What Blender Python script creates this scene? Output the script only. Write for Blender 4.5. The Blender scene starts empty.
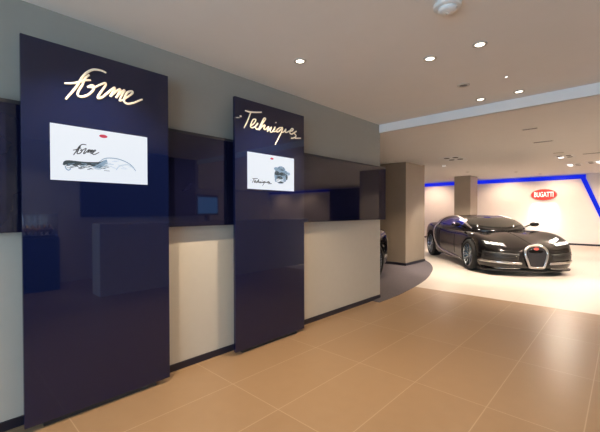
import bpy, bmesh, math, random
from mathutils import Vector, Matrix
from mathutils.bvhtree import BVHTree
random.seed(7)
PI = math.pi
SC = bpy.context.scene
COL = SC.collection

# handwriting and drawing strokes, as (Y, Z) metres on the wall panels
FORME = [[[0.8532,2.3134],[0.8219,2.3198],[0.7744,2.3123],[0.7355,2.282],[0.7063,2.241],[0.6815,2.1881],[0.6534,2.1395],[0.6286,2.1006],[0.6113,2.0747]],[[0.6059,2.1751],[0.6458,2.1859],[0.6815,2.2021],[0.7193,2.2248],[0.7571,2.2367]],[[0.7484,2.2702],[0.7225,2.2367],[0.7063,2.1902],[0.6847,2.147],[0.6804,2.1179],[0.7009,2.1114],[0.7344,2.1287],[0.7646,2.1622],[0.7776,2.1946],[0.7646,2.2054],[0.7355,2.1848]],[[0.7355,2.1848],[0.7776,2.1946],[0.8078,2.2162],[0.8435,2.241],[0.8489,2.227],[0.8305,2.1935],[0.8078,2.1535],[0.7992,2.1276],[0.8208,2.133],[0.8564,2.1708],[0.8942,2.214],[0.9083,2.2226],[0.8888,2.1784],[0.8791,2.1568],[0.9212,2.2064],[0.945,2.2226],[0.9266,2.1773],[0.9169,2.1557],[0.9504,2.2032],[0.9742,2.2248],[0.9504,2.173],[0.9385,2.1406],[0.959,2.1503]],[[0.959,2.1481],[0.9979,2.1848],[1.0282,2.2162],[1.0238,2.2291],[0.9936,2.214],[0.9742,2.174],[0.9688,2.1427],[0.9936,2.1308],[1.0379,2.1481],[1.0735,2.1719],[1.0994,2.1881]]]
TECHNIQUES = [[[1.9969,2.2421],[2.0131,2.2432]],[[2.0585,2.3058],[2.1125,2.3047],[2.1827,2.3155],[2.2626,2.3328]],[[2.1265,2.3047],[2.0984,2.2388],[2.0714,2.1859],[2.0444,2.1384]],[[2.119,2.1676],[2.1686,2.2086],[2.1892,2.2453],[2.1546,2.2388],[2.1265,2.1902],[2.1233,2.1622],[2.1535,2.1622],[2.1967,2.1924],[2.214,2.2151],[2.1827,2.1784],[2.1967,2.1535],[2.2324,2.1708],[2.2766,2.2291],[2.3144,2.2756],[2.2918,2.2766],[2.254,2.214],[2.2248,2.1524],[2.2691,2.1935],[2.3058,2.2118],[2.2907,2.1751],[2.3134,2.173],[2.3566,2.2086],[2.3371,2.1546],[2.3933,2.2097],[2.3738,2.1611],[2.4052,2.1654],[2.4451,2.2194],[2.4214,2.1686],[2.4527,2.1794],[2.4851,2.2086]],[[2.4516,2.2702],[2.4581,2.2615]],[[2.5531,2.2324],[2.5013,2.2194],[2.4602,2.1784],[2.4926,2.1805],[2.5499,2.2259],[2.525,2.1676],[2.4764,2.0898],[2.444,2.039]],[[2.5531,2.2259],[2.538,2.1848],[2.5661,2.1892],[2.5996,2.2248],[2.5898,2.1902],[2.6201,2.1956],[2.6438,2.2097],[2.686,2.2183],[2.7108,2.2399],[2.686,2.2432],[2.6611,2.214],[2.6611,2.1902],[2.6892,2.1859],[2.7248,2.2075],[2.7605,2.228],[2.7313,2.2086],[2.7389,2.1902],[2.7562,2.1784],[2.7281,2.1535],[2.6784,2.1395]],[[2.7378,2.1492],[2.8285,2.1622]]]
SK_DARK = [[0.5918,1.6546],[0.5983,1.674],[0.6199,1.6848],[0.6674,1.6848],[0.7268,1.6848],[0.8046,1.6924],[0.8316,1.7053],[0.8046,1.6816],[0.7711,1.66],[0.742,1.6643],[0.7063,1.6567],[0.6869,1.661],[0.6631,1.6502],[0.6437,1.6556],[0.6242,1.6513],[0.6102,1.6556],[0.6016,1.6492]]
SK_TOP = [[0.8046,1.6934],[0.837,1.7183],[0.8748,1.7269],[0.9256,1.7258],[0.9763,1.7118],[1.0184,1.688],[1.0476,1.6513]]
SK_LOW = [[0.7722,1.6459],[0.8035,1.6427],[0.8359,1.6708],[0.8575,1.6826],[0.8964,1.6837]]
SK_ARCH = [[0.9126,1.6459],[0.9299,1.6718],[0.959,1.6859],[1.0001,1.6902],[1.0303,1.6686]]
SK_TAIL = [[0.6059,1.647],[0.6102,1.6308],[0.6242,1.6211],[0.6383,1.633]]
SK_MID = [[0.7528,1.6697],[0.8046,1.6826],[0.837,1.7086],[0.8532,1.715],[0.8597,1.6805],[0.8359,1.6632],[0.8035,1.6481],[0.7722,1.6513]]

# ------------------------------------------------------------------ materials
MATS = {}
def mat(name, col, rough=.5, metal=0, coat=0, spec=.5, emit=None, strength=0, noise=None, bump=0, trans=0, ior=1.5):
    m = bpy.data.materials.new(name); m.use_nodes = True
    nt = m.node_tree; b = nt.nodes['Principled BSDF']
    b.inputs['Base Color'].default_value = (*col, 1)
    b.inputs['Roughness'].default_value = rough
    b.inputs['Metallic'].default_value = metal
    b.inputs['Coat Weight'].default_value = coat
    b.inputs['Coat Roughness'].default_value = .02
    b.inputs['Specular IOR Level'].default_value = spec
    b.inputs['IOR'].default_value = ior
    b.inputs['Transmission Weight'].default_value = trans
    if emit:
        b.inputs['Emission Color'].default_value = (*emit, 1)
        b.inputs['Emission Strength'].default_value = strength
    if noise:
        scale, amount = noise
        tc = nt.nodes.new('ShaderNodeTexCoord')
        nz = nt.nodes.new('ShaderNodeTexNoise'); nz.inputs['Scale'].default_value = scale; nz.inputs['Detail'].default_value = 6
        nt.links.new(tc.outputs['Object'], nz.inputs['Vector'])
        mx = nt.nodes.new('ShaderNodeMix'); mx.data_type = 'RGBA'
        mx.inputs['A'].default_value = (*[c*(1-amount) for c in col], 1)
        mx.inputs['B'].default_value = (*[min(1, c*(1+amount)) for c in col], 1)
        nt.links.new(nz.outputs['Fac'], mx.inputs['Factor'])
        nt.links.new(mx.outputs['Result'], b.inputs['Base Color'])
        if bump:
            bp = nt.nodes.new('ShaderNodeBump'); bp.inputs['Strength'].default_value = bump; bp.inputs['Distance'].default_value = .002
            nt.links.new(nz.outputs['Fac'], bp.inputs['Height']); nt.links.new(bp.outputs['Normal'], b.inputs['Normal'])
    MATS[name] = m
    return m

def tile_mat(name, c1, c2, grout, rough, x0, y0, w=.5155, l=1.0, spec=.5, bump=.05, rvar=.12):
    """large floor tiles: straight grid, grout lines along both axes, in world metres"""
    m = bpy.data.materials.new(name); m.use_nodes = True
    nt = m.node_tree; b = nt.nodes['Principled BSDF']; N = nt.nodes; L = nt.links
    geo = N.new('ShaderNodeNewGeometry'); sep = N.new('ShaderNodeSeparateXYZ'); L.new(geo.outputs['Position'], sep.inputs[0])
    def mth(op, a, bb=None):
        n = N.new('ShaderNodeMath'); n.operation = op
        for i, v in enumerate((a, bb)):
            if v is None: continue
            if isinstance(v, (int, float)): n.inputs[i].default_value = v
            else: L.new(v, n.inputs[i])
        return n.outputs[0]
    def edge(axis, off, size):
        t = mth('DIVIDE', mth('SUBTRACT', sep.outputs[axis], off), size)
        fr = mth('FRACT', t)
        d = mth('MULTIPLY', mth('MINIMUM', fr, mth('SUBTRACT', 1.0, fr)), size)
        return d, mth('FLOOR', t)
    dx, ix = edge('X', x0, w); dy, iy = edge('Y', y0, l)
    g = mth('LESS_THAN', mth('MINIMUM', dx, dy), .0035)
    nz = N.new('ShaderNodeTexNoise'); nz.inputs['Scale'].default_value = 9; nz.inputs['Detail'].default_value = 8
    L.new(geo.outputs['Position'], nz.inputs['Vector'])
    wn = N.new('ShaderNodeTexWhiteNoise'); cmb = N.new('ShaderNodeCombineXYZ'); L.new(ix, cmb.inputs[0]); L.new(iy, cmb.inputs[1]); L.new(cmb.outputs[0], wn.inputs['Vector'])
    f = mth('ADD', mth('MULTIPLY', nz.outputs['Fac'], .8), mth('MULTIPLY', mth('SUBTRACT', wn.outputs['Value'], .5), .35))
    mx = N.new('ShaderNodeMix'); mx.data_type = 'RGBA'; mx.inputs['A'].default_value = (*c1, 1); mx.inputs['B'].default_value = (*c2, 1); L.new(f, mx.inputs['Factor'])
    m2 = N.new('ShaderNodeMix'); m2.data_type = 'RGBA'; L.new(g, m2.inputs['Factor']); L.new(mx.outputs['Result'], m2.inputs['A']); m2.inputs['B'].default_value = (*grout, 1)
    L.new(m2.outputs['Result'], b.inputs['Base Color'])
    rr = mth('ADD', mth('MULTIPLY', nz.outputs['Fac'], rvar), rough - rvar/2); L.new(rr, b.inputs['Roughness'])
    b.inputs['Specular IOR Level'].default_value = spec
    bp = N.new('ShaderNodeBump'); bp.inputs['Strength'].default_value = bump; bp.inputs['Distance'].default_value = .002
    L.new(nz.outputs['Fac'], bp.inputs['Height']); L.new(bp.outputs['Normal'], b.inputs['Normal'])
    return m

M_wall   = mat('cream_plaster', (.53,.51,.455), .75, noise=(14,.03), bump=.05)
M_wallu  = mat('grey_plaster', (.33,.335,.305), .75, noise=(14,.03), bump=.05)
M_ceil   = mat('ceiling_paint', (.86,.83,.79), .85, noise=(5,.02))
M_white  = mat('white_paint', (.86,.85,.84), .6, noise=(6,.015))
M_base   = mat('dark_baseboard', (.012,.013,.028), .35, noise=(20,.1))
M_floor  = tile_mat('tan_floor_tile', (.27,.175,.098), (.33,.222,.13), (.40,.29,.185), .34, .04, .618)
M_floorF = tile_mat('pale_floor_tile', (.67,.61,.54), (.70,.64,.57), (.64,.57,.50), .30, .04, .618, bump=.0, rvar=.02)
M_bandg  = mat('dark_display_glass', (.006,.007,.027), .03, spec=.48, noise=(3,.1))
M_panel  = mat('navy_glass', (.0035,.007,.038), .03, spec=.66, noise=(3,.08))
M_edge   = mat('glass_edge', (.10,.16,.19), .15, spec=.6, noise=(30,.1))
M_backing= mat('panel_backing', (.006,.006,.012), .5, noise=(12,.1))
M_plinth = mat('dark_plinth', (.030,.030,.036), .45, noise=(12,.1))
M_gold   = mat('gold_lettering', (.90,.80,.62), .35, metal=.1, noise=(40,.05))
M_gold.node_tree.nodes['Principled BSDF'].inputs['Emission Color'].default_value = (1,.88,.68,1)
M_gold.node_tree.nodes['Principled BSDF'].inputs['Emission Strength'].default_value = .22   # faint glow added to brighten the letters
M_screen = mat('screen_white', (.02,.02,.02), .2, emit=(.86,.92,1.0), strength=1.03, noise=(2,.05))
M_bluescr= mat('blue_screen', (.01,.02,.03), .3, emit=(.07,.22,.52), strength=3.5, noise=(4,.3))
def ink(name, c): return mat(name, (.01,.01,.01), .3, emit=c, strength=1, noise=(60,.2))
M_ink    = ink('screen_ink', (.02,.03,.04))
M_inkd   = ink('screen_charcoal', (.035,.06,.075))
M_inkm   = ink('screen_blue_grey', (.27,.40,.54))
M_inkl   = ink('screen_pale_blue', (.58,.70,.82))
M_inkr   = ink('screen_red', (.62,.03,.09))
M_column = mat('bronze_column', (.31,.262,.21), .42, noise=(4,.06), bump=.04)
M_carpet = mat('grey_carpet', (.105,.092,.105), .95, noise=(60,.45), bump=.5)
M_lamp   = mat('lamp_lens', (.9,.9,.9), .4, emit=(1,.90,.74), strength=6, noise=(30,.02))
M_lampw  = mat('lamp_lens_cool', (.9,.9,.9), .4, emit=(1,.97,.92), strength=5, noise=(30,.02))
M_off    = mat('unlit_lamp', (.10,.085,.07), .4, noise=(30,.1))
M_ring   = mat('lamp_ring', (.62,.57,.50), .4, noise=(30,.05))
M_slot   = mat('vent_black', (.035,.028,.024), .6, noise=(30,.1))
M_smoke  = mat('detector_plastic', (.82,.82,.80), .35, noise=(30,.03))
M_led    = mat('blue_led', (0,.01,.1), .4, emit=(.006,.020,1.0), strength=.80, spec=.1, noise=(3,.02))
M_signr  = mat('sign_red', (.52,.035,.03), .35, emit=(.62,.03,.02), strength=.30, noise=(20,.05))
M_signw  = mat('sign_white', (.85,.85,.85), .4, emit=(1,1,1), strength=.8, noise=(20,.02))
M_signs  = mat('sign_silver', (.75,.74,.72), .25, metal=.8, noise=(20,.03))
M_darkbl = mat('dark_blue_paint', (.008,.012,.050), .7, spec=.2, noise=(2,.1))
M_grey   = mat('grey_laminate', (.62,.60,.64), .5, noise=(8,.05))
M_blue   = mat('blue_plinth', (.025,.055,.19), .4, noise=(8,.06))
M_sill   = mat('window_frame', (.25,.25,.26), .4, noise=(20,.05))
# car
M_paint  = mat('black_car_paint', (.005,.0045,.005), .12, coat=.4, spec=.3, noise=(3,.1))
M_black  = mat('satin_black', (.010,.010,.011), .4, noise=(20,.1))
M_tint   = mat('tinted_glass', (.012,.014,.012), .03, spec=.8, coat=.6, noise=(3,.1))
M_sheenb  = mat('blue_sheen_glass', (.010,.016,.20), .03, spec=.7, coat=.4, noise=(3,.1))  # side window glass with the blue highlight put into its colour
M_chrome = mat('brushed_chrome', (.80,.79,.78), .22, metal=1, noise=(40,.04))
M_rubber = mat('tyre_rubber', (.010,.010,.010), .8, noise=(40,.2))
M_rim    = mat('alloy_rim', (.40,.46,.52), .25, metal=1, noise=(30,.05))  # silver with a slight blue reflection put into the metal colour
M_cal    = mat('blue_caliper', (.02,.22,.42), .35, noise=(30,.05))
M_disc   = mat('brake_disc', (.20,.21,.22), .4, metal=1, noise=(30,.05))
M_head   = mat('headlight_led', (.9,.9,.9), .3, emit=(1,.98,.95), strength=.9, noise=(30,.02))
M_mesh   = mat('grille_mesh', (.035,.036,.042), .45, metal=.6, noise=(140,.8))
M_badge  = mat('red_badge', (.55,.10,.08), .3, noise=(30,.05))
M_brass  = mat('brass', (.75,.50,.20), .3, metal=1, noise=(20,.1))

def thin_glass(name, tint, refl=.08):
    m = bpy.data.materials.new(name); m.use_nodes = True; nt = m.node_tree
    nt.nodes.remove(nt.nodes['Principled BSDF'])
    tr = nt.nodes.new('ShaderNodeBsdfTransparent'); tr.inputs[0].default_value = (*tint, 1)
    gl = nt.nodes.new('ShaderNodeBsdfGlossy'); gl.inputs['Roughness'].default_value = .02
    fr = nt.nodes.new('ShaderNodeFresnel'); fr.inputs[0].default_value = 1.35
    mx = nt.nodes.new('ShaderNodeMixShader')
    nt.links.new(fr.outputs[0], mx.inputs[0]); nt.links.new(tr.outputs[0], mx.inputs[1]); nt.links.new(gl.outputs[0], mx.inputs[2])
    nt.links.new(mx.outputs[0], nt.nodes['Material Output'].inputs['Surface'])
    return m
M_pane = thin_glass('clear_pane', (.97,.98,.98))

# ------------------------------------------------------------------ mesh helpers
def new_mesh(name, verts, faces, smooth=False):
    me = bpy.data.meshes.new(name); me.from_pydata([tuple(v) for v in verts], [], faces); me.update()
    bm = bmesh.new(); bm.from_mesh(me); bmesh.ops.recalc_face_normals(bm, faces=bm.faces); bm.to_mesh(me); bm.free()
    if smooth:
        for p in me.polygons: p.use_smooth = True
    return me

class MB:
    def __init__(s): s.v, s.f, s.m = [], [], []
    def add(s, verts, faces, k=0):
        o = len(s.v); s.v += [tuple(v) for v in verts]; s.f += [tuple(i+o for i in f) for f in faces]; s.m += [k]*len(faces); return s
    def box(s, a, b, k=0):
        (x0,y0,z0),(x1,y1,z1) = a, b
        v = [(x0,y0,z0),(x1,y0,z0),(x1,y1,z0),(x0,y1,z0),(x0,y0,z1),(x1,y0,z1),(x1,y1,z1),(x0,y1,z1)]
        return s.add(v, [(0,3,2,1),(4,5,6,7),(0,1,5,4),(1,2,6,5),(2,3,7,6),(3,0,4,7)], k)
    def prism(s, poly, axis, lo, hi, k=0):
        """extrude a 2D polygon along an axis"""
        def P(a, b, t): return {'x':(t,a,b),'y':(a,t,b),'z':(a,b,t)}[axis]
        n = len(poly); v = [P(a,b,lo) for a,b in poly] + [P(a,b,hi) for a,b in poly]
        return s.add(v, [tuple(range(n))[::-1], tuple(range(n,2*n))] + [(i,(i+1)%n,n+(i+1)%n,n+i) for i in range(n)], k)
    def tube(s, pts, r, n=8, up=None, flat=1.0, closed=False, k=0):
        """swept tube; flat squashes the section along `up`"""
        pts = [Vector(p) for p in pts]; N = len(pts); rings = []
        for i, p in enumerate(pts):
            a = pts[(i-1) % N] if (closed or i) else p; b = pts[(i+1) % N] if (closed or i < N-1) else p
            t = (b-a).normalized()
            u = Vector(up[i] if isinstance(up, list) else up) if up is not None else (Vector((0,0,1)) if abs(t.z) < .9 else Vector((1,0,0)))
            side = t.cross(u)
            if side.length < 1e-6: side = t.orthogonal()
            side.normalize(); u2 = side.cross(t).normalized()
            rr = r[i] if isinstance(r, list) else r
            rings.append([p + side*rr*math.cos(2*PI*j/n) + u2*rr*flat*math.sin(2*PI*j/n) for j in range(n)])
        v = [q for R in rings for q in R]; f = []
        for i in range(N if closed else N-1):
            for j in range(n):
                i2 = (i+1) % N
                f.append((i*n+j, i*n+(j+1)%n, i2*n+(j+1)%n, i2*n+j))
        if not closed: f += [tuple(range(n))[::-1], tuple(range((N-1)*n, N*n))]
        return s.add(v, f, k)
    def lathe(s, prof, n=32, M=None, k=0, cap=True):
        """revolve (radius, height) profile about local z, then transform by M"""
        M = M or Matrix(); v, f = [], []
        for (r, h) in prof:
            for j in range(n): v.append(M @ Vector((r*math.cos(2*PI*j/n), r*math.sin(2*PI*j/n), h)))
        for i in range(len(prof)-1):
            for j in range(n): f.append((i*n+j, i*n+(j+1)%n, (i+1)*n+(j+1)%n, (i+1)*n+j))
        if cap and prof[0][0] > 1e-6: f.append(tuple(range(n))[::-1])
        if cap and prof[-1][0] > 1e-6: f.append(tuple(range((len(prof)-1)*n, len(prof)*n)))
        return s.add(v, f, k)
    def build(s, name, mats, parent=None, smooth=False, bevel=0, loc=None, weld=False):
        if not isinstance(mats, (list, tuple)): mats = [mats]
        me = bpy.data.meshes.new(name); me.from_pydata(s.v, [], s.f); me.update()
        for m in mats: me.materials.append(m)
        for p, k in zip(me.polygons, s.m): p.material_index = k; p.use_smooth = smooth
        bm = bmesh.new(); bm.from_mesh(me)
        if weld: bmesh.ops.remove_doubles(bm, verts=bm.verts, dist=1e-5)
        bmesh.ops.recalc_face_normals(bm, faces=bm.faces); bm.to_mesh(me); bm.free()
        o = bpy.data.objects.new(name, me); COL.objects.link(o)
        if parent: o.parent = parent
        if loc: o.location = loc
        if bevel:
            b = o.modifiers.new('bevel', 'BEVEL'); b.width = bevel; b.segments = 2; b.limit_method = 'ANGLE'; b.angle_limit = .6
        return o

def thing(name, label, cat, loc=(0,0,0), rz=0, group=None):
    o = bpy.data.objects.new(name, None); COL.objects.link(o); o.empty_display_size = .1
    o.location = loc; o.rotation_euler = (0,0,rz); tag(o, label, cat, group); return o
def tag(o, label, cat, group=None):
    o['label'] = label; o['category'] = cat
    if group: o['group'] = group
    return o
def struct(o): o['kind'] = 'structure'; return o
def copy_tree(o, parent=None):
    c = o.copy(); COL.objects.link(c)
    if parent: c.parent = parent
    for ch in [x for x in bpy.data.objects if x.parent == o]: copy_tree(ch, c)
    return c
def smooth_path(pts, per=5):
    """Catmull-Rom through the points"""
    P = [Vector(p) for p in pts]
    if len(P) < 3: return P
    out = []
    for i in range(len(P)-1):
        p0 = P[i-1] if i else P[i]*2-P[i+1]; p1 = P[i]; p2 = P[i+1]; p3 = P[i+2] if i+2 < len(P) else P[i+1]*2-P[i]
        for j in range(per):
            t = j/per
            out.append(.5*((2*p1)+(p2-p0)*t+(2*p0-5*p1+4*p2-p3)*t*t+(3*p1-p0-3*p2+p3)*t**3))
    return out + [P[-1]]
def evaluated(o):
    dg = bpy.context.evaluated_depsgraph_get(); dg.update()
    return bpy.data.meshes.new_from_object(o.evaluated_get(dg))

# ------------------------------------------------------------------ dimensions (metres)
ZC = 2.687            # main ceiling
YF = 4.81             # fascia
ZL = 2.565            # lower ceiling beyond the fascia
YS, ZH = 8.9, 2.81    # raised ceiling at the back
YB = 17.5             # back wall
XR = 5.45             # right wall of the front room
XE = 17.0             # far right of the show floor
XW = -7.0             # far left
YR = -3.6             # wall behind the camera

# ------------------------------------------------------------------ room shell
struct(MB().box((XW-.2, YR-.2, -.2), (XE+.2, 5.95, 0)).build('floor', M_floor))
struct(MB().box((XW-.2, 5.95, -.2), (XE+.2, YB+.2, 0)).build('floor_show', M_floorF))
struct(MB().box((-.30, YR, 0), (0, YF, 2.0)).build('wall_left', M_wall))
struct(MB().box((-.30, YR, 2.0), (0, YF, 2.9)).build('wall_left_upper', M_wallu))
struct(MB().box((0, YR, .0), (.012, YF, .058)).build('baseboard_left', M_base))
struct(MB().box((XW-.2, 1.2, 0), (XW, YB, 2.95)).build('wall_far_left', M_white))
struct(MB().box((XW, 1.2, 0), (-.30, 1.4, 2.9)).build('wall_alcove', M_wall))
struct(MB().box((XW, YB, 0), (XE, YB+.2, 3.05)).build('wall_back', M_white))
struct(MB().box((XW, YB-.015, 0), (XE, YB, .07)).build('baseboard_back', M_base))
struct(MB().box((XE, YF, 0), (XE+.2, YB, 3.05)).build('wall_far_right', M_white))
struct(MB().box((XR, YR, 0), (XR+.15, YF, 2.9)).build('wall_right', M_grey))
struct(MB().box((XR+.15, YF-.15, 0), (XE, YF, 2.9)).build('wall_return', M_wall))
# ceilings
struct(MB().box((-.3, YR, ZC), (XR+.15, YF, ZC+.25)).build('ceiling', M_ceil))
struct(MB().prism([(XW,1.4),(-.30,1.4),(-.30,YF),(XE,YF),(XE,YS),(XW,YS)], 'z', ZL, 2.95).build('ceiling_lower', M_ceil))
struct(MB().box((XW, YS, ZH), (XE, YB, 3.0)).build('ceiling_show', M_ceil))
struct(MB().box((-.0, YF-.03, ZL), (XR, YF+.02, ZC+.01)).build('trim_fascia', M_white))
# wall behind the camera with its big shop window
bk = MB().box((-.3, YR-.2, 0), (.4, YR, 2.9)).box((5.0, YR-.2, 0), (XR+.15, YR, 2.9)).box((.4, YR-.2, 0), (5.0, YR, .25)).box((.4, YR-.2, 2.55), (5.0, YR, 2.9))
struct(bk.build('wall_behind', M_wall))
wf = MB()
for x in (.4, 1.9, 3.45, 4.94): wf.box((x, YR-.13, .25), (x+.06, YR-.06, 2.55))
wf.box((.4, YR-.13, .25), (5.0, YR-.06, .30)).box((.4, YR-.13, 2.49), (5.0, YR-.06, 2.55))
w1 = struct(wf.build('window_1', M_sill))
MB().box((.4, YR-.10, .28), (5.0, YR-.094, 2.52)).build('pane', M_pane, w1)

# dark glass strip along the left wall
struct(MB().box((0, YR, 1.225), (.062, YF+.065, 2.012)).build('trim_display_glass', M_bandg, bevel=.003))
struct(MB().box((.0, YR, 2.012), (.062, YF+.065, 2.034)).build('trim_display_rail', M_plinth))

# blue light line along the back wall, dropping to the floor at a slant
LED = MB()
LED.box((XW, YB-.05, 2.615), (1.66, YB-.002, 2.775))
LED.prism([(1.50,2.63),(1.66,2.63),(2.60,.07),(2.47,.07)], 'y', YB-.05, YB-.002)
struct(MB().box((11.1, YB-.05, 2.625), (XE-.01, YB-.002, 2.755)).build('trim_light_line', M_led))
struct(MB().prism([(11.1,2.75),(8.6,2.75),(7.9,.8),(11.1,.8)], 'y', YB-.03, YB-.001).build('trim_dark_window', M_darkbl))
tag(LED.build('led_light_line', M_led), 'blue glowing light line along the back wall, dropping at a slant past the sign', 'light strip')
struct(MB().box((XW+.002, YS+.1, 2.45), (XW+.05, YB-.06, 2.75)).build('trim_light_line', M_led))  # unseen wall strip, added and widened for blue reflections in the car

# ------------------------------------------------------------------ the two wall panels
PX = .153
def catm(path): return smooth_path([(0, a, b) for a, b in path])
def strokes(mb, paths, x, r, flat, f=lambda y, z: (y, z)):
    for path in paths:
        pts = [(x, *f(p.y, p.z)) for p in catm(path)]
        n = len(pts); rr = [r*(.75+.25*math.sin(PI*(i+.5)/n)) for i in range(n)]
        mb.tube(pts, rr, n=8, up=(1,0,0), flat=flat)
    return mb
def bbox(paths):
    ys = [p[0] for s in paths for p in s]; zs = [p[1] for s in paths for p in s]
    return min(ys), max(ys), min(zs), max(zs)
def fit(paths, y0, y1, z0, z1):
    a, b, c, d = bbox(paths)
    return lambda y, z: (y0+(y-a)/(b-a)*(y1-y0), z0+(z-c)/(d-c)*(z1-z0))
def wall_panel(label, y0, y1, words, r):
    t = thing('display_board', label, 'display board', (0, 0, 0), group='tall navy wall panels')
    f = MB().box((PX-.030, y0, .035), (PX, y1, 2.418)).build('glass_front', M_panel, t, bevel=.002)
    e = MB().box((PX-.038, y0, .035), (PX-.0305, y0+.012, 2.418)); e.box((PX-.038, y1-.012, .035), (PX-.0305, y1, 2.418))
    MB().box((.064, y0+.10, .06), (PX-.0395, y1-.10, 2.36)).build('backing', M_backing, t)
    MB().box((PX-.0375, y0+.02, .07), (PX-.031, y1-.02, 2.40)).build('mounting_plate', M_backing, t)
    MB().box((.02, y0+.10, 0), (PX-.025, y1-.10, .034)).build('plinth', M_plinth, t)
    strokes(MB(), words, PX+.006, r, .6).build('lettering', M_gold, t, smooth=True)
    return t
p1 = wall_panel('wide navy glass wall panel nearest the camera, gold word Forme above its screen', .384, 1.302, FORME, .0082)
p2 = wall_panel('narrower looking navy glass wall panel farther along the wall, gold word Techniques above its screen', 1.943, 2.889, TECHNIQUES, .0076)

def screen(t, y0, y1, z0, z1):
    s = MB().box((PX-.002, y0, z0), (PX+.003, y1, z1)).build('screen', M_screen, t)
    return s
def oval(mb, x, cy, cz, a, b, dx=.001, n=24, k=0):
    return mb.prism([(cy+a*math.cos(2*PI*i/n), cz+b*math.sin(2*PI*i/n)) for i in range(n)], 'x', x, x+dx, k)
SX = PX+.0032
s1 = screen(p1, .527, 1.134, 1.554, 1.911)
strokes(MB(), FORME, SX+.0006, .0032, .3, fit(FORME, .650, .805, 1.722, 1.800)).build('handwriting', M_ink, s1)
oval(MB(), SX, .832, 1.872, .026, .0115).build('red_oval', M_inkr, s1)
d = MB()
d.prism([(y, z) for y, z in SK_MID], 'x', SX, SX+.0004, 1)
d.prism([(p.y, p.z) for p in catm(SK_DARK)], 'x', SX+.0004, SX+.0009, 0)
n0 = len(d.f); strokes(d, [SK_TOP], SX+.0008, .0032, .2); d.m[n0:] = [1]*(len(d.f)-n0)
n0 = len(d.f); strokes(d, [SK_ARCH, SK_LOW], SX+.0008, .0035, .2); d.m[n0:] = [2]*(len(d.f)-n0)
n0 = len(d.f)
for j in range(60):                     # loose pencil shading
    y = random.uniform(.60, .84); z = random.uniform(1.634, 1.676)
    d.tube([(SX+.0012, y, z), (SX+.0012, y+random.uniform(.015,.04), z+random.uniform(-.004,.010))], .0016, n=5, up=(1,0,0), flat=.2)
q = [c for _ in range(60) for c in [random.choice((1,0,0,0))]*((len(d.f)-n0)//60)]; d.m[n0:] = q
n0 = len(d.f)
for j in range(12):
    y = random.uniform(.80, 1.0); z = 1.66+.05*math.sin((y-.78)/.25*PI)*random.random()
    d.tube([(SX+.0012, y, z), (SX+.0012, y+.035, z+random.uniform(-.012,.006))], .0015, n=5, up=(1,0,0), flat=.2)
d.m[n0:] = [2]*(len(d.f)-n0)
n0 = len(d.f); strokes(d, [SK_TAIL], SX+.0008, .0035, .2); d.m[n0:] = [1]*(len(d.f)-n0)
d.build('drawing', [M_inkd, M_inkm, M_inkl], s1)

s2 = screen(p2, 2.086, 2.723, 1.570, 1.925)
strokes(MB(), TECHNIQUES, SX+.0006, .0036, .3, fit(TECHNIQUES, 2.125, 2.395, 1.606, 1.676)).build('handwriting', M_ink, s2)
oval(MB(), SX, 2.400, 1.890, .022, .010).build('red_oval', M_inkr, s2)
d = MB(); cy, cz = 2.525, 1.735
def blob(y, z, a, b, k, lay):
    n = 14
    d.prism([(y+a*math.cos(2*PI*i/n)*random.uniform(.8,1.15), z+b*math.sin(2*PI*i/n)*random.uniform(.8,1.15)) for i in range(n)], 'x', SX+lay*.0003, SX+lay*.0003+.0003, k)
blob(cy, cz, .098, .082, 1, 0); blob(cy-.01, cz-.055, .062, .040, 2, 1); blob(cy+.11, cz+.018, .035, .022, 2, 1)
for y, z, a, b, k in ((cy-.06,cz+.055,.035,.022,1),(cy+.02,cz+.06,.040,.022,1),(cy+.07,cz+.025,.036,.020,1),(cy-.055,cz+.010,.038,.022,0),(cy+.025,cz+.008,.056,.019,0),(cy+.02,cz+.05,.03,.008,0),(cy+.085,cz-.02,.014,.030,0),
                      (cy-.02,cz-.030,.050,.016,0),(cy+.055,cz-.045,.022,.030,1),(cy-.07,cz-.05,.018,.032,1),(cy-.005,cz-.080,.045,.010,0),(cy+.115,cz+.018,.020,.010,1)):
    blob(y, z, a, b, k, 2)
d.prism([(cy-.035+.030*math.cos(i*.5236), cz-.060+.018*math.sin(i*.5236)) for i in range(12)], 'x', SX+.0009, SX+.0012, 3)
for j in range(80):
    a = random.uniform(0, 2*PI); q = random.uniform(.02, .10)
    y, z = cy+q*math.cos(a), cz+q*.85*math.sin(a)
    n0 = len(d.f); d.tube([(SX+.0013, y, z), (SX+.0013, y+random.uniform(-.022,.022), z+random.uniform(-.014,.014))], .0017, n=5, up=(1,0,0), flat=.2)
    d.m[n0:] = [random.choice((0,0,0,1))]*(len(d.f)-n0)
d.build('drawing', [M_inkd, M_inkm, M_inkl, M_screen], s2)

# ------------------------------------------------------------------ columns, carpet
def column(label, x0, y0, x1, y1, z):
    t = thing('square_column', label, 'column', ((x0+x1)/2, (y0+y1)/2, 0), group='square columns')
    w, h = (x1-x0)/2, (y1-y0)/2
    MB().box((-w, -h, .012), (w, h, z-.002)).build('shaft', M_column, t, bevel=.008)
    MB().box((-w-.012, -h-.012, .0115), (w+.012, h+.012, .075)).build('skirting', M_base, t)
    return t
column('broad bronze square column standing on the dark carpet', -2.35, 8.02, -1.15, 9.12, ZH)
column('slim bronze square column behind the roof of the black car', -2.46, 15.08, -1.82, 16.0, ZH)
column('bronze square column mirrored at the end of the dark glass strip', 3.30, 10.2, 4.05, 11.0, ZH)
edge = smooth_path([(.14,4.56,0),(.125,5.26,0),(-.02,6.4,0),(-.27,7.4,0),(-.62,8.35,0),(-1.2,9.3,0),(-2.1,10.1,0),(-3.4,10.6,0),(-5.0,10.8,0)], 6)
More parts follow.
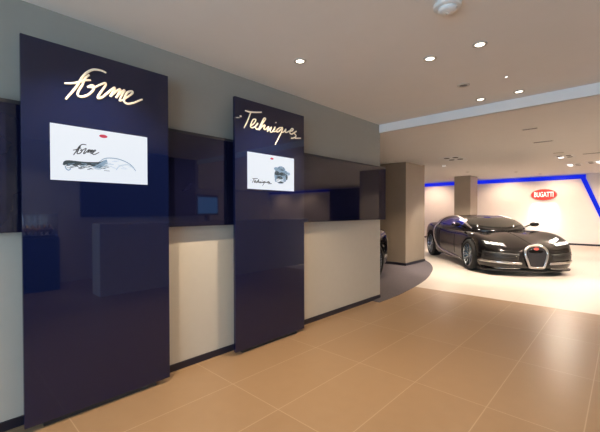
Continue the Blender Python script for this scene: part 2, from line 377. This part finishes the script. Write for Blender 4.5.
poly = [(p.x, p.y) for p in edge] + [(-5.0, 1.5), (-.31, 1.5), (-.31, 4.815), (.005, 4.815), (.018, 4.56)]
tag(MB().prism(poly, 'z', .0, .010).build('carpet', M_carpet), 'dark grey carpet with a curved edge beside the broad column', 'carpet')

# ------------------------------------------------------------------ ceiling fittings
def spot(loc, energy, col, size=1.9, blend=.6, target=None, r=.018, name='spot_lamp'):
    l = bpy.data.lights.new(name, 'SPOT'); l.energy = energy; l.color = col; l.spot_size = size; l.spot_blend = blend; l.shadow_soft_size = r
    o = bpy.data.objects.new(name, l); COL.objects.link(o); o.location = loc
    if target:
        dv = Vector(target)-Vector(loc); o.rotation_euler = dv.to_track_quat('-Z', 'Y').to_euler()
    return o
WARM = (1, .75, .50); NEUT = (1, .83, .68)
def downlight(x, y, z, label, lit=True, r=.045, lens=None):
    t = thing('downlight', label, 'ceiling light', (x, y, z), group='recessed ceiling lights')
    MB().lathe([(r*.80,-.001),(r*.82,-.007),(r*1.2,-.007),(r*1.25,-.001)], 24).build('trim_ring', M_ring, t, smooth=True)
    MB().lathe([(r*.79,-.004),(r*.3,-.0065),(0,-.007)], 24).build('lens', (lens or M_lamp) if lit else M_off, t, smooth=True)
    return t
E_DOWN = 26; E_WALL = 190
main = [(.674,2.268,'lit ceiling light close to the left wall in front of the second panel'),
        (1.535,3.011,'left of the lit pair of ceiling lights below the smoke detector'),
        (1.932,3.030,'right of the lit pair of ceiling lights below the smoke detector'),
        (1.520,4.517,'left lit ceiling light right beside the white fascia edge'),
        (1.915,4.520,'right lit ceiling light right beside the white fascia edge')]
for x, y, lab in main:
    downlight(x, y, ZC, lab)
    spot((x, y, ZC-.03), E_WALL if x < 1 else E_DOWN, WARM)
# the same row continued towards and behind the camera
spot((.674, .74, ZC-.03), E_WALL, WARM)
for x, y in ((1.7, 1.2), (3.4, 1.2), (3.4, 3.0), (1.7, -.9)):
    spot((x, y, ZC-.03), E_DOWN, WARM)
t = downlight(1.528, 3.892, ZC, 'unlit dark ceiling light between the two lit pairs', lit=False, r=.05)
t = downlight(1.920, 3.936, ZC, 'tiny round ceiling spotlight before the right fascia light', r=.016, lens=M_lampw)
# smoke detector
t = thing('smoke_detector', 'white domed smoke detector on the ceiling at the top edge', 'smoke detector', (1.945, 2.30, ZC))
MB().lathe([(.085,-.001),(.085,-.022),(.078,-.028),(.05,-.03)], 32).build('base', M_smoke, t, smooth=True)
MB().lathe([(.058,-.0305),(.056,-.042),(.045,-.052),(.02,-.057),(0,-.058)], 32).build('dome', M_smoke, t, smooth=True)
MB().lathe([(.012,-.059),(.010,-.066),(0,-.067)], 16).build('sensor', M_ring, t, smooth=True)

# show floor fittings
def slot(x, y, z, w, d, label):
    t = thing('ceiling_vent', label, 'vent', (x, y, z), group='slots in the show floor ceiling')
    fr = MB(); a, b = w/2, d/2
    fr.box((-a-.012,-b-.012,-.006),(a+.012,-b,-.0005)).box((-a-.012,b,-.006),(a+.012,b+.012,-.0005)).box((-a-.012,-b,-.006),(-a,b,-.0005)).box((a,-b,-.006),(a+.012,b,-.0005))
    fr.build('frame', M_ring, t)
    MB().box((-a,-b,-.004),(a,b,-.0005)).build('opening', M_slot, t)
slot(1.75, 6.08, ZL, .17, .05, 'short dark ceiling slot nearest the white fascia')
slot(1.73, 7.35, ZL, .27, .07, 'longest dark ceiling slot, second from the fascia')
slot(1.56, 10.78, ZH, .20, .06, 'faint short ceiling slot behind the longest slot')
slot(2.24, 11.47, ZH, .50, .08, 'dark ceiling slot at the right edge of the picture')
def cluster(x, y, z, label, lit=(), sx=.16, sy=.26):
    t = thing('spotlight_cluster', label, 'ceiling light', (x, y, z), group='spotlight clusters over the show floor')
    MB().box((-sx-.06,-sy-.06,-.008),(sx+.06,sy+.06,-.0005)).build('plate', M_white, t)
    k = 0
    for i in (-1, 1):
        for j in (-1, 1):
            ml = (M_lampw if k in lit else M_slot)
            MB().lathe([(.062,-.0085),(.060,-.014),(0,-.015)], 16, Matrix.Translation((i*sx*.6, j*sy*.6, 0))).build('spotlight', ml, t)
            k += 1
cluster(-.10, 8.25, ZL, 'four spot ceiling cluster above and left of the black car')
cluster(1.60, 11.6, ZH, 'four spot ceiling cluster nearest the sign', lit=(1,))
cluster(1.60, 13.9, ZH, 'four spot ceiling cluster low beside the blue line above the sign', lit=(0,1))
cluster(2.12, 13.6, ZH, 'four spot ceiling cluster at the right edge near the back wall', lit=(2,3))
downlight(-1.48, 11.35, ZH, 'lit ceiling light above the slim column', r=.07, lens=M_lampw)
downlight(-1.50, 13.7, ZH, 'small ceiling light directly in front of the slim column', lit=False, r=.06)
downlight(-.19, 14.95, ZH, 'unlit ceiling light left of the sign near the back wall', lit=False, r=.06)
downlight(.33, 16.4, ZH, 'unlit ceiling light directly above the red sign', lit=False, r=.06)
for x, y in ((4.6,1.2),(4.6,3.2)):
    spot((x, y, ZC-.03), 45, NEUT, 2.2)  # unseen lamps added to brighten the mirrored right side of the front room
# lamps of the show floor
E_SHOW = 315
for x, y, tx, ty in ((1.5,7.6,1.3,7.9),(-.1,8.25,.3,9.2),(1.6,11.6,.9,10.3),(-1.48,11.35,-.6,10.8),(1.6,13.9,1.2,15),(3.6,9.0,3.2,9.2),(3.8,12.5,3.4,12.5),(-2.9,12.2,-3.0,13.0),(-.2,14.2,-.3,15.0),(3.4,7.2,3.0,7.5)):
    spot((x, y, (ZL if y < YS else ZH)-.04), E_SHOW, NEUT, 1.95, .5, (tx, ty, 0), r=.06)
spot((-.75, 6.6, ZL-.04), 150, WARM, 2.0, .7, r=.06)                     # lamp over the second car
for x, y in ((7.5,8.0),(10.5,11.5),(13.5,13.0),(7.5,13.5)):
    spot((x, y, (ZL if y < YS else ZH)-.04), 420, NEUT, 2.0, .6, r=.06)  # unseen lamps added on the right to lift glass reflections and bounce
for x in (-4.2, -1.0, .8, 3.2, 6.5, 9.5, 13.0, 15.5):                                    # wash lamps added to brighten the back wall
    spot((x, YB-1.3, ZH-.04), 165, (1,.68,.48), 2.0, .8, (x, YB, 1.0), r=.06)

# ------------------------------------------------------------------ red oval sign on the back wall
t = thing('wall_sign', 'red oval sign with white letters on the pale back wall', 'sign', (.31, YB, 2.03))
def ellipse(a, b, y0, y1, name, m, n=48):
    mb = MB().prism([(a*math.cos(2*PI*i/n), b*math.sin(2*PI*i/n)) for i in range(n)], 'y', y0, y1)
    return mb.build(name, m, t, bevel=.006)
ellipse(.46, .245, -.055, -.002, 'rim', M_signs)
ellipse(.435, .220, -.066, -.050, 'face', M_signr)
cu = bpy.data.curves.new('lettering', 'FONT'); cu.body = 'BUGATTI'; cu.align_x = 'CENTER'; cu.align_y = 'CENTER'; cu.size = .205; cu.extrude = .005; cu.offset = .004
tmp = bpy.data.objects.new('lettering_text', cu); COL.objects.link(tmp)
me = evaluated(tmp); bpy.data.objects.remove(tmp)
me.transform(Matrix.Diagonal((.80, 1.40, 1, 1))); me.transform(Matrix.Rotation(PI/2, 4, 'X')); me.materials.clear(); me.materials.append(M_signw)
o = bpy.data.objects.new('lettering', me); COL.objects.link(o); o.parent = t; o.location = (0, -.072, 0)
al = bpy.data.lights.new('sign_lamp', 'AREA'); al.shape = 'RECTANGLE'; al.size = .74; al.size_y = .05; al.energy = 22; al.color = (1,.97,.90); al.spread = 1.2
ao = bpy.data.objects.new('sign_lamp', al); COL.objects.link(ao); ao.location = (.31, YB-.09, 1.80)       # the sign's own down lamp

# ------------------------------------------------------------------ right side of the front room (seen mirrored in the glass)
struct(MB().box((XR-.03, 2.07, 1.25), (XR, YF-.1, ZC-.01)).build('trim_blue_glass', M_darkbl))
struct(MB().box((3.58, 1.85, 0), (3.95, 7.0, 1.16)).build('wall_partition', M_grey))
t = thing('screen_kiosk', 'kiosk screen with a blue picture, mirrored between the two navy boards', 'kiosk', (4.55, 4.50, 0), math.radians(-8))
MB().box((-.035,-.32,1.27), (.03,.32,1.75)).build('casing', M_black, t, bevel=.004)
MB().box((-.038,-.29,1.31), (-.0355,.29,1.69)).build('display', M_bluescr, t)
MB().box((-.03,-.05,.021), (.03,.05,1.268)).build('post', M_black, t, bevel=.004)
MB().box((-.2,-.25,0), (.2,.25,.02)).build('base', M_black, t, bevel=.004)
spot((4.7, 1.28, ZC-.03), 130, NEUT, 1.2)  # unseen lamp added to brighten the mirrored plinth and model
t = thing('display_plinth', 'dark blue display plinth with a glass case, mirrored in the left panel', 'plinth', (5.03, 1.28, 0))
MB().box((-.33,-.28,0), (.33,.28,.92)).build('body', M_blue, t, bevel=.004)
MB().box((-.31,-.26,.921), (.31,.26,1.32)).build('glass_case', M_pane, t)
t = thing('engine_model', 'brass engine model inside the glass case, mirrored in the left panel', 'model', (5.03, 1.28, .925)); t.scale = (1.3, 1.03, 1.6)
mb = MB()
for i in range(6): mb.lathe([(.055,-.012),(.055,.012)], 16, Matrix.Translation((.0, -.20+i*.08, .07)) @ Matrix.Rotation(PI/2, 4, 'X'))
mb.tube([(0,-.24,.07),(0,.24,.07)], .02, 10)
mb.build('crankshaft', M_brass, t)
mb = MB()
for i in range(5): mb.lathe([(.026,0),(.026,.07),(.02,.075),(.02,.10),(0,.104)], 14, Matrix.Translation((.0, -.16+i*.08, .128)))
mb.build('pistons', M_chrome, t)
MB().box((-.10,-.25,.001),(.10,.25,.014)).build('stand', M_black, t)

# ------------------------------------------------------------------ the car
def make_car(label, loc, rz):
    root = thing('sports_car', label, 'car', loc, rz, group='black sports cars')
    # --- shell: sections from tail to nose (x, zb, w, zmid, zshoulder, z60, zcentre)
    ST = [(-2.20,.40,.66,.62,.80,.86,.88),(-2.14,.30,.80,.60,.86,.915,.93),(-2.0,.22,.92,.57,.93,.965,.98),(-1.7,.16,.99,.55,.975,1.00,1.02),
          (-1.26,.13,1.02,.54,.985,.99,1.02),(-.85,.12,1.0,.50,.95,.965,.98),(-.3,.115,.965,.45,.88,.90,.90),(.25,.115,.955,.44,.85,.875,.885),
          (.75,.115,.97,.44,.855,.86,.89),(1.15,.115,1.0,.45,.865,.805,.85),(1.5,.115,1.01,.45,.845,.765,.80),(1.8,.115,.995,.43,.765,.70,.735),
          (2.02,.115,.925,.41,.665,.635,.68),(2.16,.12,.81,.39,.575,.585,.645),(2.27,.135,.66,.38,.50,.55,.61),(2.335,.18,.40,.38,.45,.51,.56)]
    V, Fc, n = [], [], None
    for (x, zb, w, zm, zs, zh, zc) in ST:
        half = [(0,zb),(w*.55,zb),(w*.90,zb+.012),(w*.985,zb+.08),(w,zm),(w*.985,(zm+zs)/2+.03),(w*.93,zs-.02),(w*.80,(zs*.75+zh*.25)+.008),(w*.52,zh),(w*.22,(zh+zc)/2+.008),(0,zc)]
        ring = half + [(-y, z) for y, z in half[-2:0:-1]]
        n = len(ring); V += [(x, y, z) for y, z in ring]
    for i in range(len(ST)-1):
        for j in range(n): Fc.append((i*n+j, i*n+(j+1)%n, (i+1)*n+(j+1)%n, (i+1)*n+j))
    e = (len(ST)-1)*n
    def cap(base):        # quad strip across the end
        return [(base+j, base+j+1, base+n-j-1, base+(n-j) % n) if j else (base, base+1, base+n-1) for j in range(0, n//2-1)] + [(base+n//2-1, base+n//2, base+n//2+1)]
    Fc += cap(0) + cap(e)
    me = new_mesh('shell_cage', V, Fc, True); o = bpy.data.objects.new('shell_cage', me); COL.objects.link(o)
    o.modifiers.new('s', 'SUBSURF').levels = 2; o.modifiers['s'].render_levels = 2
    shell = evaluated(o); bpy.data.objects.remove(o)
    # --- cabin
    CT = [(1.12,(.10,.845),(.09,.85),(.06,.855),.86),(.98,(.52,.86),(.49,.875),(.36,.905),.925),(.70,(.78,.85),(.74,.925),(.58,.99),1.025),(.28,(.86,.84),(.80,.995),(.67,1.12),1.16),
          (-.15,(.90,.84),(.81,1.04),(.66,1.18),1.216),(-.65,(.92,.86),(.83,1.06),(.65,1.19),1.225),(-1.1,(.88,.92),(.78,1.06),(.58,1.155),1.19),(-1.6,(.74,.95),(.65,1.04),(.46,1.10),1.13),(-2.08,(.50,.92),(.42,.95),(.28,.985),1.005)]
    V, Fc = [], []
    for (x, a, b, c, zt) in CT:
        half = [(0, a[1]-.1), (a[0]*.9, a[1]-.1), a, b, ((b[0]+c[0])/2+.015, (b[1]+c[1])/2+.01), c, (c[0]*.5, zt-.010), (0, zt)]
        ring = half + [(-y, z) for y, z in half[-2:0:-1]]; n = len(ring); V += [(x, y, z) for y, z in ring]
    for i in range(len(CT)-1):
        for j in range(n): Fc.append((i*n+j, i*n+(j+1)%n, (i+1)*n+(j+1)%n, (i+1)*n+j))
    e = (len(CT)-1)*n; Fc += cap(0) + cap(e)
    me = new_mesh('cabin_cage', V, Fc, True); o = bpy.data.objects.new('cabin_cage', me); COL.objects.link(o)
    o.modifiers.new('s', 'SUBSURF').levels = 2; o.modifiers['s'].render_levels = 2
    cab = evaluated(o); bpy.data.objects.remove(o)
    # --- surface probe
    vv = [v.co.copy() for v in shell.vertices]; ff = [tuple(p.vertices) for p in shell.polygons]
    off = len(vv); vv += [v.co.copy() for v in cab.vertices]; ff += [tuple(i+off for i in p.vertices) for p in cab.polygons]
    tree = BVHTree.FromPolygons(vv, ff)
    def hit(o, d, lift=.006):
        p, nrm, i, dist = tree.ray_cast(Vector(o), Vector(d))
        if p is None: return None, None
        if nrm.dot(Vector(d)) > 0: nrm = -nrm
        return p + nrm*lift, nrm
    def front(y, z, lift=.006):
        p, nn = hit((4, y, z), (-1, 0, 0), lift)
        return (p, nn) if p is not None else (Vector((2.2, y, z)), Vector((1,0,0)))
    def side(x, z, s, lift=.006):
        p, nn = hit((x, 3*s, z), (0, -s, 0), lift)
        return (p, nn) if p is not None else (Vector((x, .9*s, z)), Vector((0,s,0)))
    def top(x, y, lift=.006):
        p, nn = hit((x, y, 3), (0, 0, -1), lift)
        return p, nn
    def patch(name, fn, nu, nv, m, parent, th=.012):
        """sheet of thickness th laid on the surface; fn(u,v)->(point, normal)"""
        mb = MB(); P = [[fn(i/nu, j/nv) for j in range(nv+1)] for i in range(nu+1)]
        v = [q[0] for r in P for q in r] + [q[0]-q[1]*th for r in P for q in r]; k = nv+1; o2 = (nu+1)*k; f = []
        for i in range(nu):
            for j in range(nv):
                a, b, c, d_ = i*k+j, (i+1)*k+j, (i+1)*k+j+1, i*k+j+1
                f += [(a,b,c,d_), (a+o2,d_+o2,c+o2,b+o2)]
        for i in range(nu):
            for j in (0, nv): a, b = i*k+j, (i+1)*k+j; f.append((a, a+o2, b+o2, b))
        for j in range(nv):
            for i in (0, nu): a, b = i*k+j, i*k+j+1; f.append((a, b, b+o2, a+o2))
        mb.add(v, f); return mb.build(name, m, parent, smooth=True)
    def quad(a, b, c, d_):       # bilinear a(0,0) b(1,0) c(1,1) d(0,1)
        return lambda u, v: tuple(a[k]*(1-u)*(1-v)+b[k]*u*(1-v)+c[k]*u*v+d_[k]*(1-u)*v for k in (0,1))
    # --- wheel arches cut out of the shell
    body = bpy.data.objects.new('body', shell); COL.objects.link(body); shell.materials.clear(); shell.materials.append(M_paint); shell.materials.append(M_black)
    cut = MB(); WH = [(1.45,.345,.872),(-1.26,.36,.868)]
    for x, r, wy in WH:
        for s in (-1, 1):
            cut.lathe([(r+.045,-.22),(r+.045,.30)], 40, Matrix.Translation((x, s*(.84+.04), r)) @ Matrix.Rotation(PI/2, 4, 'X'))
    cutter = cut.build('arch_cutter', M_black)
    b = body.modifiers.new('arch', 'BOOLEAN'); b.object = cutter; b.operation = 'DIFFERENCE'; b.solver = 'EXACT'; b.material_mode = 'TRANSFER'
    me = evaluated(body); old = body.data; body.modifiers.clear(); body.data = me; bpy.data.objects.remove(cutter)
    for p in me.polygons: p.use_smooth = len(p.vertices) <= 5 and p.material_index == 0
    body.parent = root
    cab.materials.clear(); cab.materials.append(M_paint)
    for p in cab.polygons: p.use_smooth = True
    roof = bpy.data.objects.new('roof', cab); COL.objects.link(roof); roof.parent = root
    # --- glass
    def ws(u, v):
        yy = (u*2-1); xb = 1.0-.40*yy*yy; xt = .20-.10*yy*yy
        x = xb*(1-v)+xt*v; y = yy*(.715*(1-v)+.60*v)
        return top(x, y, .004)
    patch('windscreen', ws, 16, 10, M_tint, root, .01)
    for s in (-1, 1):
        def sw(u, v, s=s):
            x = .50-1.18*u; zb = .915+.02*u; zt = .935+.205*math.sin(PI*min(1, .12+u*.86))**.6
            return side(x, zb+(zt-zb)*v, s, .004)
        patch('side_window', sw, 14, 6, M_sheenb, root, .01)
    # --- C-shaped silver line round each door
    for s in (-1, 1):
        pth = [(.80,.90),(.55,1.01),(.18,1.12),(-.25,1.18),(-.62,1.165),(-.88,1.05),(-.97,.84),(-.92,.60),(-.76,.42),(-.50,.29),(-.10,.235),(.45,.20),(.95,.19)]
        fine = smooth_path([(a, 0, b_) for a, b_ in pth], 6)
        pts, ups = [], []
        for q in fine:
            p, nn = side(q.x, q.z, s, .004); pts.append(p); ups.append(nn)
        for _ in range(2): pts = [pts[0]] + [(pts[i-1]+pts[i]*2+pts[i+1])/4 for i in range(1, len(pts)-1)] + [pts[-1]]
        N = len(pts)
        mb = MB().tube(pts, [.020+.020*math.sin(PI*i/(N-1))**.6 for i in range(N)], n=8, up=ups, flat=.5)
        mb.build('side_line', M_chrome, root, smooth=True)
        # dark air intake behind the door, rocker and door seam
        patch('side_intake', lambda u, v, s=s: side(-.84+.27*u+.1*(1-v)**2, .36+.52*v, s, .003), 6, 10, M_black, root, .01)
        patch('rocker', lambda u, v, s=s: side(-.78+1.72*u, .13+.05*v, s, .010), 14, 2, M_black, root, .014)
        seam = [side(.55-.10*t_, .30+.55*t_, s, .001)[0] for t_ in [i/8 for i in range(9)]]
        MB().tube(seam, .004, n=6).build('door_seam', M_black, root)
        # mirror
        p, nn = side(.62, .93, s, 0)
        mt = MB(); mt.tube([(p.x, p.y-.02*s, p.z-.02), (p.x+.03, p.y+.10*s, p.z+.035), (p.x+.03, p.y+.17*s, p.z+.045)], [.02,.016,.016], n=8)
        c = Vector((p.x+.03, p.y+.235*s, p.z+.06))
        prof = [(0,-.11),(.035,-.10),(.06,-.06),(.068,0),(.06,.06),(.035,.10),(0,.11)]
        mt.lathe(prof, 14, Matrix.Translation(c) @ Matrix.Rotation(PI/2, 4, 'X') @ Matrix.Diagonal((1.0,.85,1,1)))
        mt.build('wing_mirror', M_paint, root, smooth=True)
        # headlight with four lamps
        hq = quad((.50,.580),(.88,.618),(.88,.700),(.50,.645))
        hl = patch('headlight', lambda u, v, s=s: (lambda q: front(q[0]*s, q[1], .004))(hq(u, v)), 10, 4, M_black, root, .012)
        for k in range(4):
            u0 = .08+k*.225
            patch('lamp', lambda u, v, s=s, u0=u0: (lambda q: front(q[0]*s, q[1], .010))(hq(u0+u*.17, .25+v*.5)), 3, 2, M_head, hl, .008)
        # front intakes and chrome bars
        iq = quad((.34,.325),(.93,.335),(.915,.49),(.32,.455))
        patch('front_intake', lambda u, v, s=s: (lambda q: front(q[0]*s, q[1], .003))(iq(u, v)), 12, 4, M_black, root, .01)
        pts, ups = [], []
        for i in range(21):
            u = i/20; p, nn = front((.27+.68*u)*s, .262+.03*u, .008); pts.append(p); ups.append(nn)
        MB().tube(pts, .026, n=8, up=ups, flat=.5).build('bumper_bar', M_chrome, root, smooth=True)
        pts, ups = [], []
        for i in range(13):
            u = i/12; p, nn = front((.30+.46*u)*s, .165-.01*u, .006); pts.append(p); ups.append(nn)
        MB().tube(pts, .014, n=8, up=ups, flat=.6).build('splitter_bar', M_chrome, root, smooth=True)
        pts = []
        for i in range(13):
            u = i/12; p, nn = front((.33+.60*u)*s, .41+.01*u, .008); pts.append(p)
        MB().tube(pts, .007, n=6).build('intake_fin', M_paint, root, smooth=True)
    # --- horseshoe grille
    hs = [(y_*.84, .185+(z_-.15)*.90) for y_, z_ in [(-.165,.165),(-.20,.26),(-.245,.38),(-.262,.47),(-.235,.555),(-.16,.612),(-.07,.632),(.07,.632),(.16,.612),(.235,.555),(.262,.47),(.245,.38),(.20,.26),(.165,.165),(.09,.150),(-.09,.150)]]
    loop = smooth_path([(0, a, b_) for a, b_ in hs + hs[:1]], 4)[:-1]
    GX = lambda z: 2.362-.16*max(0, z-.36)       # grille plane, leaning back
    pts = [(GX(q.z), q.y, q.z) for q in loop]
    gr = MB().tube(pts, .027, n=10, up=(1,0,0), flat=.8, closed=True).build('grille_frame', M_chrome, root, smooth=True)
    v = [(GX(q.z)-.012, q.y*.97, q.z) for q in loop] + [(2.10, q.y*.97, q.z) for q in loop]; n = len(loop)
    g = MB().add(v, [tuple(range(n)), tuple(range(n, 2*n))[::-1]] + [(i, (i+1)%n, n+(i+1)%n, n+i) for i in range(n)])
    g.build('grille_mesh', M_mesh, root)
    nb = 24
    mb = MB().add([(GX(.565)+.018*s_, .05*math.cos(2*PI*i/nb), .560+.026*math.sin(2*PI*i/nb)) for s_ in (0,1) for i in range(nb)],
                  [tuple(range(nb))[::-1], tuple(range(nb,2*nb))] + [(i,(i+1)%nb,nb+(i+1)%nb,nb+i) for i in range(nb)])
    mb.build('badge', M_badge, root)
    # --- bonnet ridge and splitter
    pts = []
    for i in range(16):
        p, nn = top(2.20-1.25*i/15, 0, .001); pts.append(p)
    MB().tube(pts, .008, n=6, up=(0,0,1), flat=.5).build('bonnet_ridge', M_paint, root, smooth=True)
    sp = MB(); out = [(1.80,.95),(2.0,.91),(2.14,.80),(2.25,.58),(2.32,.30),(2.335,0)]
    outl = out + [(x, -y) for x, y in out[-2::-1]]
    sp.prism(outl, 'z', .095, .122); sp.build('front_splitter', M_black, root, bevel=.004)
    # --- wheels
    for x, r, wy in WH:
        for s in (-1, 1):
            M = Matrix.Translation((x, s*wy, r)) @ Matrix.Rotation(-s*PI/2, 4, 'X')     # local +z points outwards
            hw = .14
            ty = MB().lathe([(r*.74,-hw),(r*.90,-hw),(r*.985,-hw*.75),(r,-hw*.4),(r,hw*.4),(r*.985,hw*.75),(r*.90,hw),(r*.745,hw),(r*.735,hw*.4),(r*.735,-hw*.6),(r*.74,-hw)], 48, M, cap=False)
            ty = ty.build('wheel', M_rubber, root, smooth=True, weld=True)
            rim = MB().lathe([(r*.735,hw*.95),(r*.70,hw*.98),(r*.68,hw*.80),(r*.66,-hw*.6)], 40, M, cap=False)
            rim.lathe([(.0,hw*.72),(.05,hw*.72),(.062,hw*.60),(.062,hw*.3)], 20, M)
            for k in range(10):
                for dlt in (-.075, .075):
                    a = 2*PI*k/10
                    p0 = M @ Vector((.05*math.cos(a), .05*math.sin(a), hw*.62)); p1 = M @ Vector((r*.70*math.cos(a+dlt*1.6), r*.70*math.sin(a+dlt*1.6), hw*.88))
                    rim.tube([p0, p1], .010, n=6)
            rim.build('rim', M_rim, ty)
            MB().lathe([(.06,hw*.0),(r*.56,hw*.0),(r*.56,-.02),(.06,-.02),(.06,0)], 36, M, cap=False).build('brake_disc', M_disc, ty)
            cal = MB(); arc = [(r*q*math.cos(a), r*q*math.sin(a)) for q, aa in ((.44, (2.2,2.5,2.8,3.1,3.4)), (.62, (3.4,3.1,2.8,2.5,2.2))) for a in aa]
            nA = len(arc); vv2 = [M @ Vector((a, b_, z)) for z in (.004, .055) for a, b_ in arc]
            cal.add(vv2, [tuple(range(nA))[::-1], tuple(range(nA,2*nA))] + [(i,(i+1)%nA,nA+(i+1)%nA,nA+i) for i in range(nA)])
            cal.build('brake_caliper', M_cal, ty)
    # --- tail
    patch('tail_light', lambda u, v: hit((-4, -.78+1.56*u, .74+.03*v), (1,0,0), .006), 20, 1, MATS['tail_red'], root, .012)
    patch('rear_grille', lambda u, v: hit((-4, -.66+1.32*u, .42+.26*v), (1,0,0), .003), 16, 4, M_black, root, .012)
    return root
mat('tail_red', (.35,.01,.01), .2, noise=(20,.05))
car = make_car('black sports car with a horseshoe grille standing on the bright show floor', (-.03, 10.28, 0), math.radians(-50.2))
car.scale = (1, 1, 1.03)
car2 = copy_tree(car)
tag(car2, 'black sports car on the dark carpet, mostly hidden behind the end of the left wall', 'car', 'black sports cars')
car2.location = (-1.66, 4.60, .0105); car2.rotation_euler = (0, 0, math.radians(-87))

# ------------------------------------------------------------------ daylight and camera
W = bpy.data.worlds.new('World'); SC.world = W; W.use_nodes = True
bg = W.node_tree.nodes['Background']; bg.inputs[0].default_value = (.58,.80,1.0,1); bg.inputs[1].default_value = 10.0
al = bpy.data.lights.new('window_portal', 'AREA'); al.shape = 'RECTANGLE'; al.size = 4.6; al.size_y = 2.3; al.cycles.is_portal = True
ao = bpy.data.objects.new('window_portal', al); COL.objects.link(ao); ao.location = (2.7, YR-.05, 1.4); ao.rotation_euler = (PI/2, 0, 0)   # faces into the room

cd = bpy.data.cameras.new('camera'); co = bpy.data.objects.new('camera', cd); COL.objects.link(co); SC.camera = co
cd.sensor_fit = 'HORIZONTAL'; cd.sensor_width = 36; cd.lens = 36*347.915/600; cd.clip_start = .05; cd.clip_end = 100
yaw, pitch, roll = .75215, -.012685, -.0018019
Fw = Vector((-math.sin(yaw)*math.cos(pitch), math.cos(yaw)*math.cos(pitch), math.sin(pitch))); R0 = Vector((math.cos(yaw), math.sin(yaw), 0)); U0 = R0.cross(Fw)
Rt = R0*math.cos(roll)+U0*math.sin(roll); Up = -R0*math.sin(roll)+U0*math.cos(roll)
co.matrix_world = Matrix(((Rt.x,Up.x,-Fw.x,2.7926),(Rt.y,Up.y,-Fw.y,0),(Rt.z,Up.z,-Fw.z,1.35),(0,0,0,1)))

SC.view_settings.view_transform = 'Standard'; SC.view_settings.look = 'None'; SC.view_settings.gamma = 1; SC.view_settings.exposure = -0.18
SC.view_settings.use_curve_mapping = False
SC.cycles.use_denoising = True
SC.cycles.max_bounces = 8
SC.cycles.sample_clamp_indirect = 6
